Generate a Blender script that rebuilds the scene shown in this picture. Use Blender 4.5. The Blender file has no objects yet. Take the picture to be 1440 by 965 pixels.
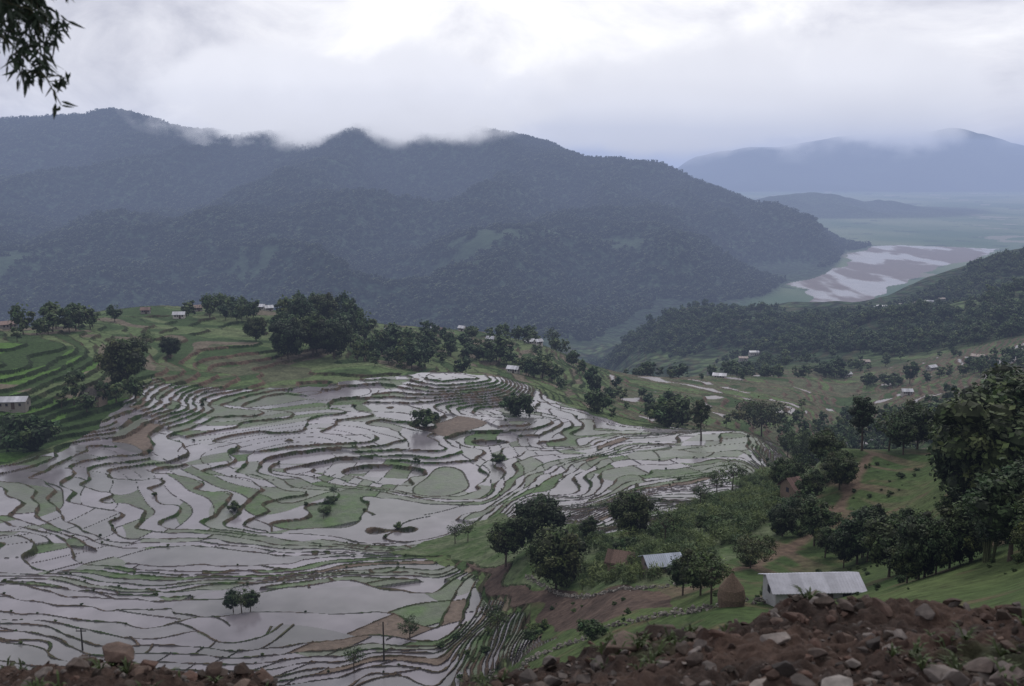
import bpy, math, random
import numpy as np
from mathutils import Vector, Matrix
random.seed(5)
rng = np.random.default_rng(7)
scene = bpy.context.scene
scene.view_settings.view_transform = 'Standard'
try: scene.view_settings.look = 'None'
except Exception: pass
scene.view_settings.exposure = 0

# ------------------------------------------------------------------ survey helpers
P = math.radians(10.4); CP = math.cos(P); SP = math.sin(P); F = 1400.0
def kv(v):
    yu = (482.5 - v) / F
    return (-SP + yu * CP) / (CP + yu * SP)
def bearing(u, v):
    yu = (482.5 - v) / F; w = CP + yu * SP
    return ((u - 720) / F) / w, (-SP + yu * CP) / w

def h2(ix, iy, seed=0):
    a = ix.astype(np.int64).astype(np.uint32); b = iy.astype(np.int64).astype(np.uint32)
    h = a * np.uint32(374761393) + b * np.uint32(668265263) + np.uint32((seed * 2246822519 + 12345) & 0xffffffff)
    h = (h ^ (h >> np.uint32(13))) * np.uint32(1274126177)
    h = (h ^ (h >> np.uint32(15))) * np.uint32(2246822519)
    h = h ^ (h >> np.uint32(16))
    return h.astype(np.float64) / 4294967296.0
def perlin(x, y, seed=0):
    x = np.asarray(x, float); y = np.asarray(y, float)
    xi = np.floor(x); yi = np.floor(y); fx = x - xi; fy = y - yi
    sx = fx * fx * fx * (fx * (fx * 6 - 15) + 10); sy = fy * fy * fy * (fy * (fy * 6 - 15) + 10)
    def g(dx, dy):
        a = h2(xi + dx, yi + dy, seed) * 2 * np.pi
        return np.cos(a) * (fx - dx) + np.sin(a) * (fy - dy)
    a = g(0, 0); b = g(1, 0); c = g(0, 1); d = g(1, 1)
    return ((a + (b - a) * sx) * (1 - sy) + (c + (d - c) * sx) * sy) * 1.5
def fbm(x, y, seed=0, octv=3, gain=.5):
    r = 0; a = 1.0
    for i in range(octv):
        r = r + a * perlin(x * 2**i, y * 2**i, seed + i * 17); a *= gain
    return r
def sm(a, b, x):
    t = np.clip((x - a) / (b - a), 0, 1); return t * t * (3 - 2 * t)
def pchip(x, y, q):
    x = np.asarray(x, float); y = np.asarray(y, float); q = np.asarray(q, float)
    if y.ndim == 1: y = y[:, None]; one = True
    else: one = False
    h = np.diff(x)[:, None]; d = np.diff(y, axis=0) / h
    m = np.zeros_like(y)
    w1 = 2 * h[1:] + h[:-1]; w2 = h[1:] + 2 * h[:-1]
    same = (d[1:] * d[:-1]) > 0
    with np.errstate(divide='ignore', invalid='ignore'):
        hm = (w1 + w2) / (w1 / np.where(d[:-1] == 0, 1, d[:-1]) + w2 / np.where(d[1:] == 0, 1, d[1:]))
    m[1:-1] = np.where(same, hm, 0)
    m[0] = d[0]; m[-1] = d[-1]
    q = np.clip(q, x[0], x[-1])
    i = np.clip(np.searchsorted(x, q) - 1, 0, len(x) - 2)
    t = ((q - x[i]) / (x[i + 1] - x[i]))[:, None]; hh = (x[i + 1] - x[i])[:, None]
    r = (2*t**3 - 3*t**2 + 1) * y[i] + (t**3 - 2*t**2 + t) * hh * m[i] + (-2*t**3 + 3*t**2) * y[i+1] + (t**3 - t**2) * hh * m[i+1]
    return r[:, 0] if one else r

# ------------------------------------------------------------------ terrain sections (forward distance, level / sight row)
N0 = [(1, -2.3), (4, -3.0), (6, -4.2)]
L0 = N0 + [(10, -8.5), (30, -22), (60, -40), (100, -61)]
B = [(1150, -262), (1450, -296)]
R0 = [(5200, -50), (7500, -300), (30000, -300)]
def MT(c, a=-250, b=-75): return [(1900, a), (2500, a * .45 + b * .55), (3200, b), (4150, c)] + R0
cols = {
 -300: L0 + [(112,-62),(140,-66),(175,-69.5),(210,-71),(240,-69),(265,-63),(320,-52),(400,-50),(480,-62),(700,-130)] + B + MT(176),
 0: L0 + [(112,-62.2),(140,-66.2),(175,-70.2),(210,-72.5),(240,-71.8),(265,-66),(300,-61),(345,470),(420,-72),(700,-130)] + B + MT(178),
 75: L0 + [(112,-62.3),(140,-66.4),(175,-70.6),(212,-73.2),(247,-72.5),(280,-66.5),(330,-62),(400,452),(460,-75),(700,-130)] + B + MT(172),
 150: L0 + [(112,-62.4),(140,-66.5),(175,-70.9),(215,-73.7),(250,-73),(290,-67.5),(350,-66),(450,440),(520,-80),(750,-140)] + B + MT(165, -235, -60),
 230: L0 + [(112,-62.5),(140,-66.5),(175,-71),(215,-74),(255,-73.8),(300,-70),(355,-69),(460,437),(530,-80),(750,-140)] + B + MT(178, -255, -70),
 300: L0 + [(112,-62.5),(140,-66.8),(175,-71.2),(215,-74.4),(260,-74.6),(310,-72.5),(360,-71),(450,-70),(490,434),(560,-88),(800,-150)] + B + MT(193, -262, -85),
 450: L0 + [(112,-62.5),(140,-67),(175,-71.5),(215,-75),(260,-76),(310,-73.5),(370,-73),(450,-73),(510,438),(580,-95),(800,-155)] + B + MT(190, -240, -80),
 520: L0 + [(112,-62),(140,-67),(175,-72),(215,-75.2),(260,-76.7),(305,-74.5),(350,-72.5),(400,-79),(480,-80),(540,456),(620,-105),(800,-158)] + B + MT(182, -262, -95),
 600: L0 + [(112,-62),(140,-67),(175,-72),(215,-75.5),(260,-77),(300,-75),(335,527),(365,-79),(420,-84),(490,-86),(560,464),(640,-115),(800,-160)] + B + MT(186, -270, -110),
 670: L0 + [(112,-60),(140,-65),(175,-70.5),(212,-75),(255,-77.5),(300,-76),(335,528),(365,-81),(420,-87),(490,-89),(560,468),(640,-120),(800,-162)] + B + MT(190, -255, -90),
 750: N0 + [(10,-8.5),(30,-21),(60,-37),(80,-45),(100,-52),(120,-57),(145,-61),(170,-66),(205,-72),(250,-76.5),(295,-76.5),(335,548),(365,-85),(430,-91),(500,-93),(560,482),(640,-125),(800,-165),(1200,-262),(1500,-296),(1950,-232),(2300,-205),(3200,-118),(4050,193)] + R0,
 820: N0 + [(10,-8.3),(30,-20),(60,-35),(80,-42),(100,-49),(122,-54.5),(147,-59.5),(175,-66),(215,-73),(260,-76.5),(310,575),(340,-85),(400,-94),(480,-100),(540,507),(640,-135),(800,-175),(1200,-270),(1550,-298),(2000,-250),(2300,-222),(3200,-150),(4050,210),(5000,-100),(7500,-300),(30000,-300)],
 900: N0 + [(10,-8),(30,-19),(60,-33),(80,-40),(100,-46),(125,-52),(150,-58),(185,-66),(225,-73),(270,-76),(300,592),(330,-88),(400,-98),(480,-107),(520,531),(600,-150),(800,-205),(950,-208),(1200,462),(1350,-240),(1650,-299),(2000,-278),(2450,-215),(3200,-150),(4000,234),(5000,-180),(7500,-300),(12500,-300),(30000,-300)],
 980: N0 + [(10,-8),(30,-18),(60,-31.5),(80,-38),(100,-44.5),(128,-50.5),(155,-57.5),(188,-66),(230,-73),(272,-76),(290,600),(320,-88),(390,-99),(480,-108),(540,531),(650,-150),(800,-180),(1000,-192),(1230,427),(1400,-240),(1700,-299),(1950,-292),(2500,-250),(3200,-185),(3900,265),(4800,-240),(7500,-300),(9500,-300),(12500,222),(15000,-300),(30000,-300)],
 1050: N0 + [(10,-7.5),(30,-17),(60,-30),(80,-36.5),(100,-43),(130,-49),(160,-57),(190,-66),(235,-72.5),(275,607),(310,-88),(380,-100),(480,-110),(560,-122),(700,-150),(800,-165),(1000,-180),(1250,430),(1450,-245),(1700,-300),(2000,-299),(2300,-280),(2800,-240),(3250,-200),(3750,290),(4400,-280),(5000,-300),(5800,276),(6800,-300),(9500,-300),(12500,208),(15000,-300),(30000,-300)],
 1130: N0 + [(10,-7.2),(30,-17),(60,-30),(80,-36.5),(102,-43.5),(130,-47.5),(155,-52),(190,-66),(240,-78),(290,-88),(330,-98),(400,-105),(480,-113),(600,-128),(800,-158),(1000,-174),(1270,434),(1500,-262),(1700,-300),(2300,-300),(2550,-288),(2900,-262),(3300,-235),(3600,318),(4000,-300),(5000,-300),(5800,278),(6800,-300),(9500,-300),(12600,196),(15000,-300),(30000,-300)],
 1200: N0 + [(10,-7),(30,-16.5),(60,-29),(80,-36),(105,-43.5),(125,-45),(150,637),(180,-60),(240,-80),(320,-99),(380,-108),(480,-118),(600,-130),(800,-150),(1000,-165),(1290,438),(1550,-275),(1750,-300),(3100,-300),(3450,345),(3700,-300),(5000,-300),(5800,283),(6800,-300),(9500,-300),(12800,190),(15500,-300),(30000,-300)],
 1320: N0 + [(10,-6.8),(30,-15.5),(60,-27),(75,-32.5),(100,-39),(125,-41.5),(150,632),(190,-62),(260,-82),(350,-98),(480,-112),(600,-122),(800,-140),(1000,-150),(1350,399),(1600,-240),(1900,-298),(5000,-300),(5800,-280),(6800,-300),(9500,-300),(13000,183),(15500,-300),(30000,-300)],
 1440: N0 + [(10,-6.5),(30,-14.5),(60,-25.5),(80,-30),(110,-31.5),(130,577),(180,-55),(260,-78),(350,-92),(480,-105),(600,-112),(800,-120),(1000,-125),(1400,352),(1700,-185),(2300,-298),(5000,-300),(9500,-300),(13000,207),(15500,-300),(30000,-300)],
 1700: N0 + [(10,-6),(30,-12.5),(60,-20),(110,-24),(130,-25),(180,-45),(260,-70),(350,-85),(480,-95),(600,-100),(800,-100),(1000,-92),(1400,310),(2000,-150),(2600,-300),(5000,-300),(9500,-300),(13000,215),(15500,-300),(30000,-300)],
}
def seg(a, b, n): return np.exp(np.linspace(math.log(a), math.log(b), n, endpoint=False))
Ys = np.concatenate([seg(1, 8, 14), seg(8, 60, 60), seg(60, 108, 110), seg(108, 400, 740), seg(400, 620, 200), seg(620, 1600, 200),
                     seg(1600, 6000, 240), seg(6000, 30000, 70), [30000.]])
ts = np.concatenate([np.linspace(-1.0, -.575, 40, endpoint=False), np.linspace(-.575, .575, 1160), np.linspace(.575, 1.0, 41)[1:]])
cu = sorted(cols); ct = [(u - 720) / F for u in cu]
lnY = np.log(Ys)
M = []
for u in cu:
    pr = cols[u]
    M.append(pchip([math.log(a) for a, _ in pr], [b if b < 0 else a * kv(b) for a, b in pr], lnY))
Z = pchip(ct, np.array(M), ts)
for _ in range(6):
    Z[1:-1] = .25 * Z[:-2] + .5 * Z[1:-1] + .25 * Z[2:]
T = ts[:, None] * np.ones_like(Ys)[None]; YY = np.ones_like(ts)[:, None] * Ys[None]
X = T * YY
near = sm(60, 130, YY) * (1 - sm(560, 800, YY))
spurN = sm(.02, .12, T) * (1 - sm(150, 190, YY))
nz = near * (1 - .85 * spurN) * (1.6 * perlin(X/95, YY/46, 1) + 1.0 * perlin(X/42+7, YY/23, 2) + .42 * perlin(X/17, YY/12, 3) + .10 * perlin(X/6, YY/6, 4))
nz += .35 * spurN * near * perlin(X/8, YY/8, 44)
mid = sm(600, 900, YY) * (1 - sm(1600, 1800, YY))
nz += mid * (16 * perlin(X/230, YY/230, 5) + 8 * perlin(X/90, YY/90, 6) + 3 * perlin(X/35, YY/35, 8))
mt = sm(-299, -240, Z) * sm(1450, 1900, YY)
rid = 1 - np.abs(perlin(X/620+.25*perlin(X/300,YY/300,31), YY/1100, 9)) * 2
crestdamp = 1 - .45 * sm(3500, 4100, YY)
nz += mt * crestdamp * (1 - .75*sm(7000, 9000, YY)) * (78 * (rid - .5) + 36 * perlin(X/260, YY/330, 10) + 14 * perlin(X/110, YY/110, 11) + 5 * perlin(X/48, YY/48, 12))
nz += mt * sm(8000, 10000, YY) * (120 * perlin(X/1500, YY/1500, 13) + 40 * perlin(X/500, YY/500, 14))
H = Z + nz

def bil(G, x, y):
    x = np.atleast_1d(x).astype(float); y = np.atleast_1d(y).astype(float)
    t = np.clip(x / y, ts[0], ts[-1] - 1e-6); yy = np.clip(y, Ys[0], Ys[-1] - 1)
    i = np.clip(np.searchsorted(ts, t, side='right') - 1, 0, len(ts) - 2); j = np.clip(np.searchsorted(Ys, yy, side='right') - 1, 0, len(Ys) - 2)
    a = (t - ts[i]) / (ts[i+1] - ts[i]); b = (yy - Ys[j]) / (Ys[j+1] - Ys[j])
    return (G[i, j]*(1-a)*(1-b) + G[i+1, j]*a*(1-b) + G[i, j+1]*(1-a)*b + G[i+1, j+1]*a*b)
def locate(u, v, y0=25, y1=30000):
    t, k = bearing(u, v)
    ys = Ys[(Ys >= y0) & (Ys <= y1)]
    d = k - bil(H, t * ys, ys) / ys
    hit = np.where(d < 0)[0]
    j = hit[0] if len(hit) else int(np.argmin(d))
    y = ys[j]
    return t * y, y
def poly(pts, y0=25, y1=30000): return [locate(u, v, y0, y1) for u, v in pts]
def inpoly(x, y, pg):
    r = np.zeros(x.shape, bool); n = len(pg)
    bx = [p[0] for p in pg]; by = [p[1] for p in pg]
    bb = (x > min(bx)) & (x < max(bx)) & (y > min(by)) & (y < max(by))
    xs = x[bb]; ysb = y[bb]; rr = np.zeros(xs.shape, bool)
    for i in range(n):
        x1, y1 = pg[i]; x2, y2 = pg[(i+1) % n]
        if y1 == y2: continue
        c = ((y1 > ysb) != (y2 > ysb)) & (xs < (x2-x1)*(ysb-y1)/(y2-y1)+x1)
        rr ^= c
    r[bb] = rr
    return r

# ------------------------------------------------------------------ land-use parcels
paddyP = poly([(-90,665),(0,652),(60,640),(130,612),(190,560),(215,532),(330,548),(440,542),(560,528),(640,524),(700,530),(760,548),(850,590),(940,602),(1000,604),(1090,612),(1098,655),(1030,685),(950,720),(900,748),(800,738),(700,722),(620,750),(545,778),(640,792),(700,850),(790,905),(700,935),(640,975),(300,990),(-90,990)], 100, 345)
cropP = poly([(600,745),(700,715),(800,742),(890,755),(950,715),(1030,682),(1110,650),(1190,650),(1120,740),(1010,800),(900,830),(820,835),(740,815),(640,782),(545,778)], 70, 260)
ploughP = poly([(650,790),(740,818),(830,838),(935,830),(925,862),(840,876),(740,850),(690,830)], 70, 220)
darkP = poly([(100,560),(190,560),(215,530),(230,600),(170,625),(110,615),(0,648),(-90,660),(-90,560)], 180, 345)
darkP2 = poly([(-90,482),(60,478),(130,498),(140,520),(60,540),(-90,548)], 240, 420)
redT = poly([(215,510),(300,482),(430,515),(470,540),(330,545),(220,530)], 250, 470)
riverP = []
for u, v in [(1085,398),(1150,388),(1195,372),(1190,360),(1225,350),(1260,346),(1330,347),(1405,350),(1375,364),(1310,378),(1300,390),(1250,402),(1235,418),(1200,440),(1165,450),(1130,435),(1140,410)]:
    t, k = bearing(u, v); riverP.append((t * -300 / k, -300 / k))
jx = X + np.where(YY < 700, 2.5, 25) * perlin(X / np.where(YY < 700, 9, 120), YY / np.where(YY < 700, 9, 120), 21)
jy = YY + np.where(YY < 700, 3.5, 40) * perlin(X / np.where(YY < 700, 9, 160), YY / np.where(YY < 700, 9, 160), 22)
inPad = inpoly(jx, jy, paddyP)
inCrop = inpoly(jx, jy, cropP) & ~inPad
inPl = inpoly(jx, jy, ploughP) & ~inPad
inDark = (inpoly(jx, jy, darkP) | inpoly(jx, jy, darkP2)) & ~inPad
inRed = inpoly(jx, jy, redT) & ~inPad
inRiv = inpoly(jx, jy, riverP) & (Z < -293)

# terraces
dT = np.gradient(H, ts, axis=0); dYv = np.gradient(H, Ys, axis=1)
gx = dT / YY; gy = dYv - T / YY * dT
G = np.sqrt(gx**2 + gy**2) + 1e-4
dYs = np.gradient(Ys)[None] * np.ones_like(T)
big2 = perlin(X/38, YY/26, 37) > .32
step = np.where(inPad, np.where(big2, .9, .45), 1.0)
q = H / step; n = np.floor(q); s = q - n
rightT = (T > .10) & (YY > 330)
rw = np.maximum(np.where(inPad, .46, np.where(rightT, 1.5, .9)), 1.1 * dYs); bw = np.maximum(.34, .85 * dYs)
wob = .8 + .8 * perlin(X/3, YY/3, 51)
wr = np.clip(rw * wob * G / step, .02, .42); wb = np.clip(bw * wob * G / step, .02, .26)
ramp = np.clip((s - (1 - wr)) / wr, 0, 1); ramp = ramp * ramp * (3 - 2 * ramp)
L = np.where(inPad, 24., 45.)
L = L * (0.6 + .9 * h2(n, n * 0 + 3, 2))
al = .8 * perlin(X/70, YY/70, 33)
psi = (X * np.cos(al) + YY * np.sin(al)) / L + .35 * perlin(X/15, YY/15, 34) + h2(n, n*0, 5) * 13
m = np.floor(psi); fpsi = psi - m
dd = np.minimum(fpsi, 1 - fpsi) * L
div = (dd < np.maximum(.26, .0012 * YY)) & inPad
bund = s < wb
riser = s > 1 - wr
tz = n * step + ramp * step + np.where(bund, .17, 0) * np.clip(wb*8, 0, 1) + np.where(div & ~riser, .14, 0)
tz += np.where(bund | riser | div, .10 * perlin(X/1.1, YY/1.1, 52), 0)
tmask = sm(104, 110, YY) * (1 - sm(600, 680, YY)) 
spur = inCrop | inPl
t2 = (T > .02) & (YY < 200) & ~inPad
tmask = tmask * np.where(t2 | spur, 0, 1)
tmask = np.where(inPad, 1, tmask)
Hf = H * (1 - tmask) + tz * tmask
Hf = np.where(inPl | inCrop, H + .12 * perlin(X/1.2, YY/1.2, 60), Hf)
Hf = np.where((YY > 1750), np.maximum(Hf, -300), Hf)
print('grid', X.shape)

# colours
def C(r, g, b): return np.array([r, g, b])
col = np.zeros(X.shape + (3,)); wet = np.zeros(X.shape); forest = np.zeros(X.shape)
n1 = fbm(X/22, YY/22, 71, 4); n2 = fbm(X/5, YY/5, 75, 3); n3 = perlin(X/90, YY/90, 79)
def mix(a, b, f): return a * (1 - f[..., None]) + b * f[..., None]
O = np.ones(X.shape + (3,))
grass = mix(C(.042,.070,.023), C(.078,.105,.038), np.clip(.5 + .7 * n1, 0, 1))
grass = mix(grass, C(.12,.085,.055) * O, np.clip(n2 * 1.3 - .4, 0, .8))
col[:] = grass
rc = h2(n, m, 9)
tread = mix(C(.070,.115,.040) * O, C(.120,.140,.070), rc)
tread = mix(tread, C(.13,.11,.08) * O, ((rc > .82) * 1.0))
tread = mix(tread, C(.038,.062,.024) * O, ((rc < .25) * .8))
tr = (tmask > .5) & ~inPad
edge = (riser | bund)
col = np.where(tr[..., None], tread * (1 + .25 * n2[..., None]), col)
col = np.where((tr & edge)[..., None], mix(C(.026,.040,.016) * O, C(.07,.056,.036), np.clip(.3 + n1, 0, 1)), col)
rt = tr & (inRed | (rightT & (YY < 640)))
col = np.where((rt & edge)[..., None], C(.105,.075,.054) * (1 + .35*n2[..., None]), col)
col = np.where((rt & ~edge & (rc > .5))[..., None], C(.088,.095,.055) * (1 + .3*n2[..., None]), col)
pond = rt & ~edge & (h2(n, m, 19) > .93) & ~inRed
col = np.where(pond[..., None], C(.18,.16,.16), col)
col = np.where((inDark)[..., None], np.where(edge[..., None], C(.022,.034,.014), mix(C(.038,.065,.022) * O, C(.075,.14,.033), (rc > .74)*1.0)), col)
# flooded paddies
r1 = h2(n, m, 11); r2 = h2(n, m, 12)
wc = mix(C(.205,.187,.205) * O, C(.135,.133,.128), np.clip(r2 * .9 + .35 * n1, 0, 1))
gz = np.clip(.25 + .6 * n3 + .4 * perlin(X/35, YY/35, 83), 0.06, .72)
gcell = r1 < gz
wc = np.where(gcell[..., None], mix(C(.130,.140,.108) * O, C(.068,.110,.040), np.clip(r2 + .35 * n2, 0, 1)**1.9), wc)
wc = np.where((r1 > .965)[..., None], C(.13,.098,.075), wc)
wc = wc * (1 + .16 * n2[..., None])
bc = mix(C(.060,.048,.033) * O, C(.032,.050,.018), np.clip(.5 + n1 + .6*n2, 0, 1))
mud = mix(C(.10,.072,.052) * O, bc, np.clip(.7 + n2, 0, 1))
pe = edge | div
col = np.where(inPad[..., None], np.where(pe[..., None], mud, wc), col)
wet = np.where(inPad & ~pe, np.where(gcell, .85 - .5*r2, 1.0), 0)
wet = np.where(inPad & ~pe & (r1 > .965), .3, wet); wet = np.where(pond, .8, wet)
big = inPad & (fbm(X/26, YY/20, 90, 2) > .42) & edge
col = np.where(big[..., None], C(.036,.062,.019) * (1 + .4*n2[..., None]), col)
col = np.where(inCrop[..., None], mix(C(.058,.090,.033) * O, C(.105,.125,.068), np.clip(.5+n2, 0, 1)), col)
col = np.where(inPl[..., None], C(.075,.053,.042) * (1 + .3 * n2[..., None]), col)
pp = poly([(985,822),(1040,800),(1085,785),(1130,760),(1165,735),(1190,700),(1205,670),(1216,650),(1226,640)], 70, 160)
bbp = (YY > 60) & (YY < 165) & (T > .1)
dp = np.full(X.shape, 99.)
xb, yb = X[bbp] + .8*perlin(X[bbp]/4, YY[bbp]/4, 40), YY[bbp]; db = np.full(xb.shape, 99.)
for (x1, y1), (x2, y2) in zip(pp[:-1], pp[1:]):
    L2 = (x2-x1)**2 + (y2-y1)**2 + 1e-6; f_ = np.clip(((xb-x1)*(x2-x1)+(yb-y1)*(y2-y1))/L2, 0, 1)
    db = np.minimum(db, np.hypot(xb-x1-f_*(x2-x1), yb-y1-f_*(y2-y1)))
dp[bbp] = db
pm = np.clip(1.5 - dp / .8, 0, 1)
gl = np.clip((perlin(X/2.8 + YY/12, YY/18, 41) - .08) * 5, 0, 1) * np.exp(-(dp/7.5)**2) * t2
col = mix(col, C(.13,.09,.066) * O, np.clip(pm * .9 + gl * .8, 0, .95))
mh = sm(590, 700, YY) * (1 - sm(1500, 1700, YY))
mcol = mix(C(.032,.054,.023) * O, C(.085,.118,.050), np.clip(fbm(X/120, YY/120, 95, 3) * 1.6 - .1, 0, 1))
mst = (np.abs(((H / 4.5) % 1) - .5) < .12)
mcol = np.where(mst[..., None], mcol * .55 + C(.03,.02,.012), mcol)
col = mix(col, mcol, mh)
mm = sm(1500, 1700, YY)
mcol = mix(C(.020,.036,.022) * O, C(.036,.058,.032), np.clip(.5 + fbm(X/300, YY/300, 99, 4), 0, 1))
col = mix(col, mcol, mm); forest = np.maximum(mm, mh)
for (u, v, a, b) in [(765,322,110,50),(665,347,100,60),(350,375,50,50),(150,392,45,50),(880,345,60,50),(5,380,70,70),(700,330,70,35)]:
    cx, cy = locate(u, v, 2000, 4300)
    e = np.exp(-(((X-cx)/a)**2 + ((YY-cy)/b)**2)**1.5) * (1 + 1.8*perlin(X/40, YY/40, 101))
    e = np.clip(e * 1.3 - .2, 0, .7)
    col = mix(col, C(.050,.078,.044) * O, e); forest = forest * (1 - e)
pl = (1 - sm(-298, -290, Z)) * sm(1750, 1950, YY) * sm(.2, .26, T + (YY > 4300) * .3)
pn = np.clip(.5 + .8*fbm(X/500, YY/900, 105, 4), 0, 1)
pcol = mix(C(.050,.095,.045) * O, C(.13,.16,.09), pn)
pcol = mix(pcol, C(.22,.20,.17) * O, (fbm(X/300, YY/260, 109, 3) > .6) * .7)
pcol = mix(pcol, C(.03,.05,.03) * O, (fbm(X/160, YY/120, 119, 3) > .62) * .8)
col = mix(col, pcol, pl); forest = forest * (1 - pl)
rn = fbm(X/130, YY/420, 111, 5)
rcol = mix(C(.125,.095,.090) * O, C(.17,.155,.165), sm(-.02, .3, rn))
col = np.where(inRiv[..., None], rcol, col)
wet = np.where(inRiv, .32 + .55 * sm(.02, .32, rn), wet); forest = np.where(inRiv, 0, forest)

# ------------------------------------------------------------------ node helpers
def newmat(name):
    m_ = bpy.data.materials.new(name); m_.use_nodes = True
    nt = m_.node_tree; nt.nodes.clear(); return m_, nt
def nd(nt, typ, **kw):
    n_ = nt.nodes.new(typ)
    for k_, v_ in kw.items():
        if k_.startswith('i_'): n_.inputs[k_[2:].replace('_', ' ')].default_value = v_
        else: setattr(n_, k_, v_)
    return n_
def lk(nt, a, b): nt.links.new(a, b)
def mathn(nt, op, a, b=None, clamp=False):
    n_ = nt.nodes.new('ShaderNodeMath'); n_.operation = op; n_.use_clamp = clamp
    for i, x_ in enumerate([a, b]):
        if x_ is None: continue
        if isinstance(x_, (int, float)): n_.inputs[i].default_value = x_
        else: nt.links.new(x_, n_.inputs[i])
    return n_.outputs[0]
def mixc(nt, fac, a, b, mode='MIX'):
    n_ = nt.nodes.new('ShaderNodeMix'); n_.data_type = 'RGBA'; n_.blend_type = mode
    for i, x_ in ((0, fac), (6, a), (7, b)):
        if isinstance(x_, (int, float)): n_.inputs[i].default_value = x_
        elif isinstance(x_, tuple): n_.inputs[i].default_value = x_ if len(x_) == 4 else x_ + (1,)
        else: nt.links.new(x_, n_.inputs[i])
    return n_.outputs[2]
def maprange(nt, x_, a, b, c, d):
    n_ = nt.nodes.new('ShaderNodeMapRange'); nt.links.new(x_, n_.inputs[0])
    for i, v_ in enumerate((a, b, c, d)): n_.inputs[i+1].default_value = v_
    return n_.outputs[0]

tm, nt = newmat('terrain_ground')
out = nd(nt, 'ShaderNodeOutputMaterial'); bs = nd(nt, 'ShaderNodeBsdfPrincipled'); lk(nt, bs.outputs[0], out.inputs[0])
aC = nd(nt, 'ShaderNodeAttribute', attribute_name='Col'); aW = nd(nt, 'ShaderNodeAttribute', attribute_name='wet'); aF = nd(nt, 'ShaderNodeAttribute', attribute_name='forest')
geo = nd(nt, 'ShaderNodeNewGeometry')
no1 = nd(nt, 'ShaderNodeTexNoise', i_Scale=.9, i_Detail=5.0, i_Roughness=.65); lk(nt, geo.outputs['Position'], no1.inputs['Vector'])
no2 = nd(nt, 'ShaderNodeTexNoise', i_Scale=.035, i_Detail=5.0, i_Roughness=.6); lk(nt, geo.outputs['Position'], no2.inputs['Vector'])
vo = nd(nt, 'ShaderNodeTexVoronoi', i_Scale=.085); lk(nt, geo.outputs['Position'], vo.inputs['Vector'])
dry = mathn(nt, 'SUBTRACT', 1.0, aW.outputs['Fac'], True)
v1 = maprange(nt, no1.outputs[0], .25, .75, .45, 1.55)
v1 = mathn(nt, 'ADD', mathn(nt, 'MULTIPLY', v1, dry), mathn(nt, 'MULTIPLY', aW.outputs['Fac'], maprange(nt, no2.outputs[0], .3, .7, .72, 1.25)))
vf = maprange(nt, vo.outputs['Distance'], 0.0, .8, 1.6, .35)
vf = mathn(nt, 'MULTIPLY', vf, maprange(nt, no2.outputs[0], .3, .7, .7, 1.3))
fm = mathn(nt, 'ADD', mathn(nt, 'MULTIPLY', v1, mathn(nt, 'SUBTRACT', 1.0, aF.outputs['Fac'])), mathn(nt, 'MULTIPLY', vf, aF.outputs['Fac']))
vm = nt.nodes.new('ShaderNodeVectorMath'); vm.operation = 'SCALE'; lk(nt, aC.outputs['Color'], vm.inputs[0]); lk(nt, fm, vm.inputs['Scale'])
lk(nt, vm.outputs[0], bs.inputs['Base Color'])
lk(nt, maprange(nt, aW.outputs['Fac'], 0, 1, .92, .17), bs.inputs['Roughness'])
lk(nt, maprange(nt, aW.outputs['Fac'], 0, 1, .1, .42), bs.inputs['Specular IOR Level'])
hgt = mathn(nt, 'ADD', mathn(nt, 'MULTIPLY', mathn(nt, 'MULTIPLY', no1.outputs[0], .5), dry), mathn(nt, 'MULTIPLY', mathn(nt, 'MULTIPLY', vo.outputs['Distance'], -7.0), aF.outputs['Fac']))
bp = nd(nt, 'ShaderNodeBump', i_Strength=.8, i_Distance=1.0); lk(nt, hgt, bp.inputs['Height']); lk(nt, bp.outputs[0], bs.inputs['Normal'])

def grid_mesh(name, Xg, Yg, Zg, colr=None, extra=None, mat=None, smooth=None):
    a, b = Xg.shape
    me = bpy.data.meshes.new(name)
    co = np.stack([Xg, Yg, Zg], -1).reshape(-1, 3).astype(np.float32)
    idx = np.arange(a * b).reshape(a, b)
    f = np.stack([idx[:-1, :-1], idx[1:, :-1], idx[1:, 1:], idx[:-1, 1:]], -1).reshape(-1, 4)
    me.vertices.add(len(co)); me.vertices.foreach_set('co', co.ravel())
    me.loops.add(f.size); me.loops.foreach_set('vertex_index', f.ravel().astype(np.int32))
    me.polygons.add(len(f)); me.polygons.foreach_set('loop_start', np.arange(0, f.size, 4, dtype=np.int32))
    if smooth is not None: me.polygons.foreach_set('use_smooth', smooth.ravel())
    me.update(calc_edges=True)
    if colr is not None:
        at = me.attributes.new('Col', 'FLOAT_COLOR', 'POINT')
        at.data.foreach_set('color', np.concatenate([np.clip(colr, 0, 1), np.ones(colr.shape[:2] + (1,))], -1).astype(np.float32).ravel())
    for k_, v_ in (extra or {}).items():
        at = me.attributes.new(k_, 'FLOAT', 'POINT'); at.data.foreach_set('value', v_.astype(np.float32).ravel())
    me.materials.append(mat)
    ob = bpy.data.objects.new(name, me); scene.collection.objects.link(ob); return ob
smf = (YY[:-1, :-1] > 480) | (YY[:-1, :-1] < 100)
grid_mesh('terrain', X, YY, Hf, col, {'wet': wet, 'forest': forest}, tm, smf)

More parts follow.
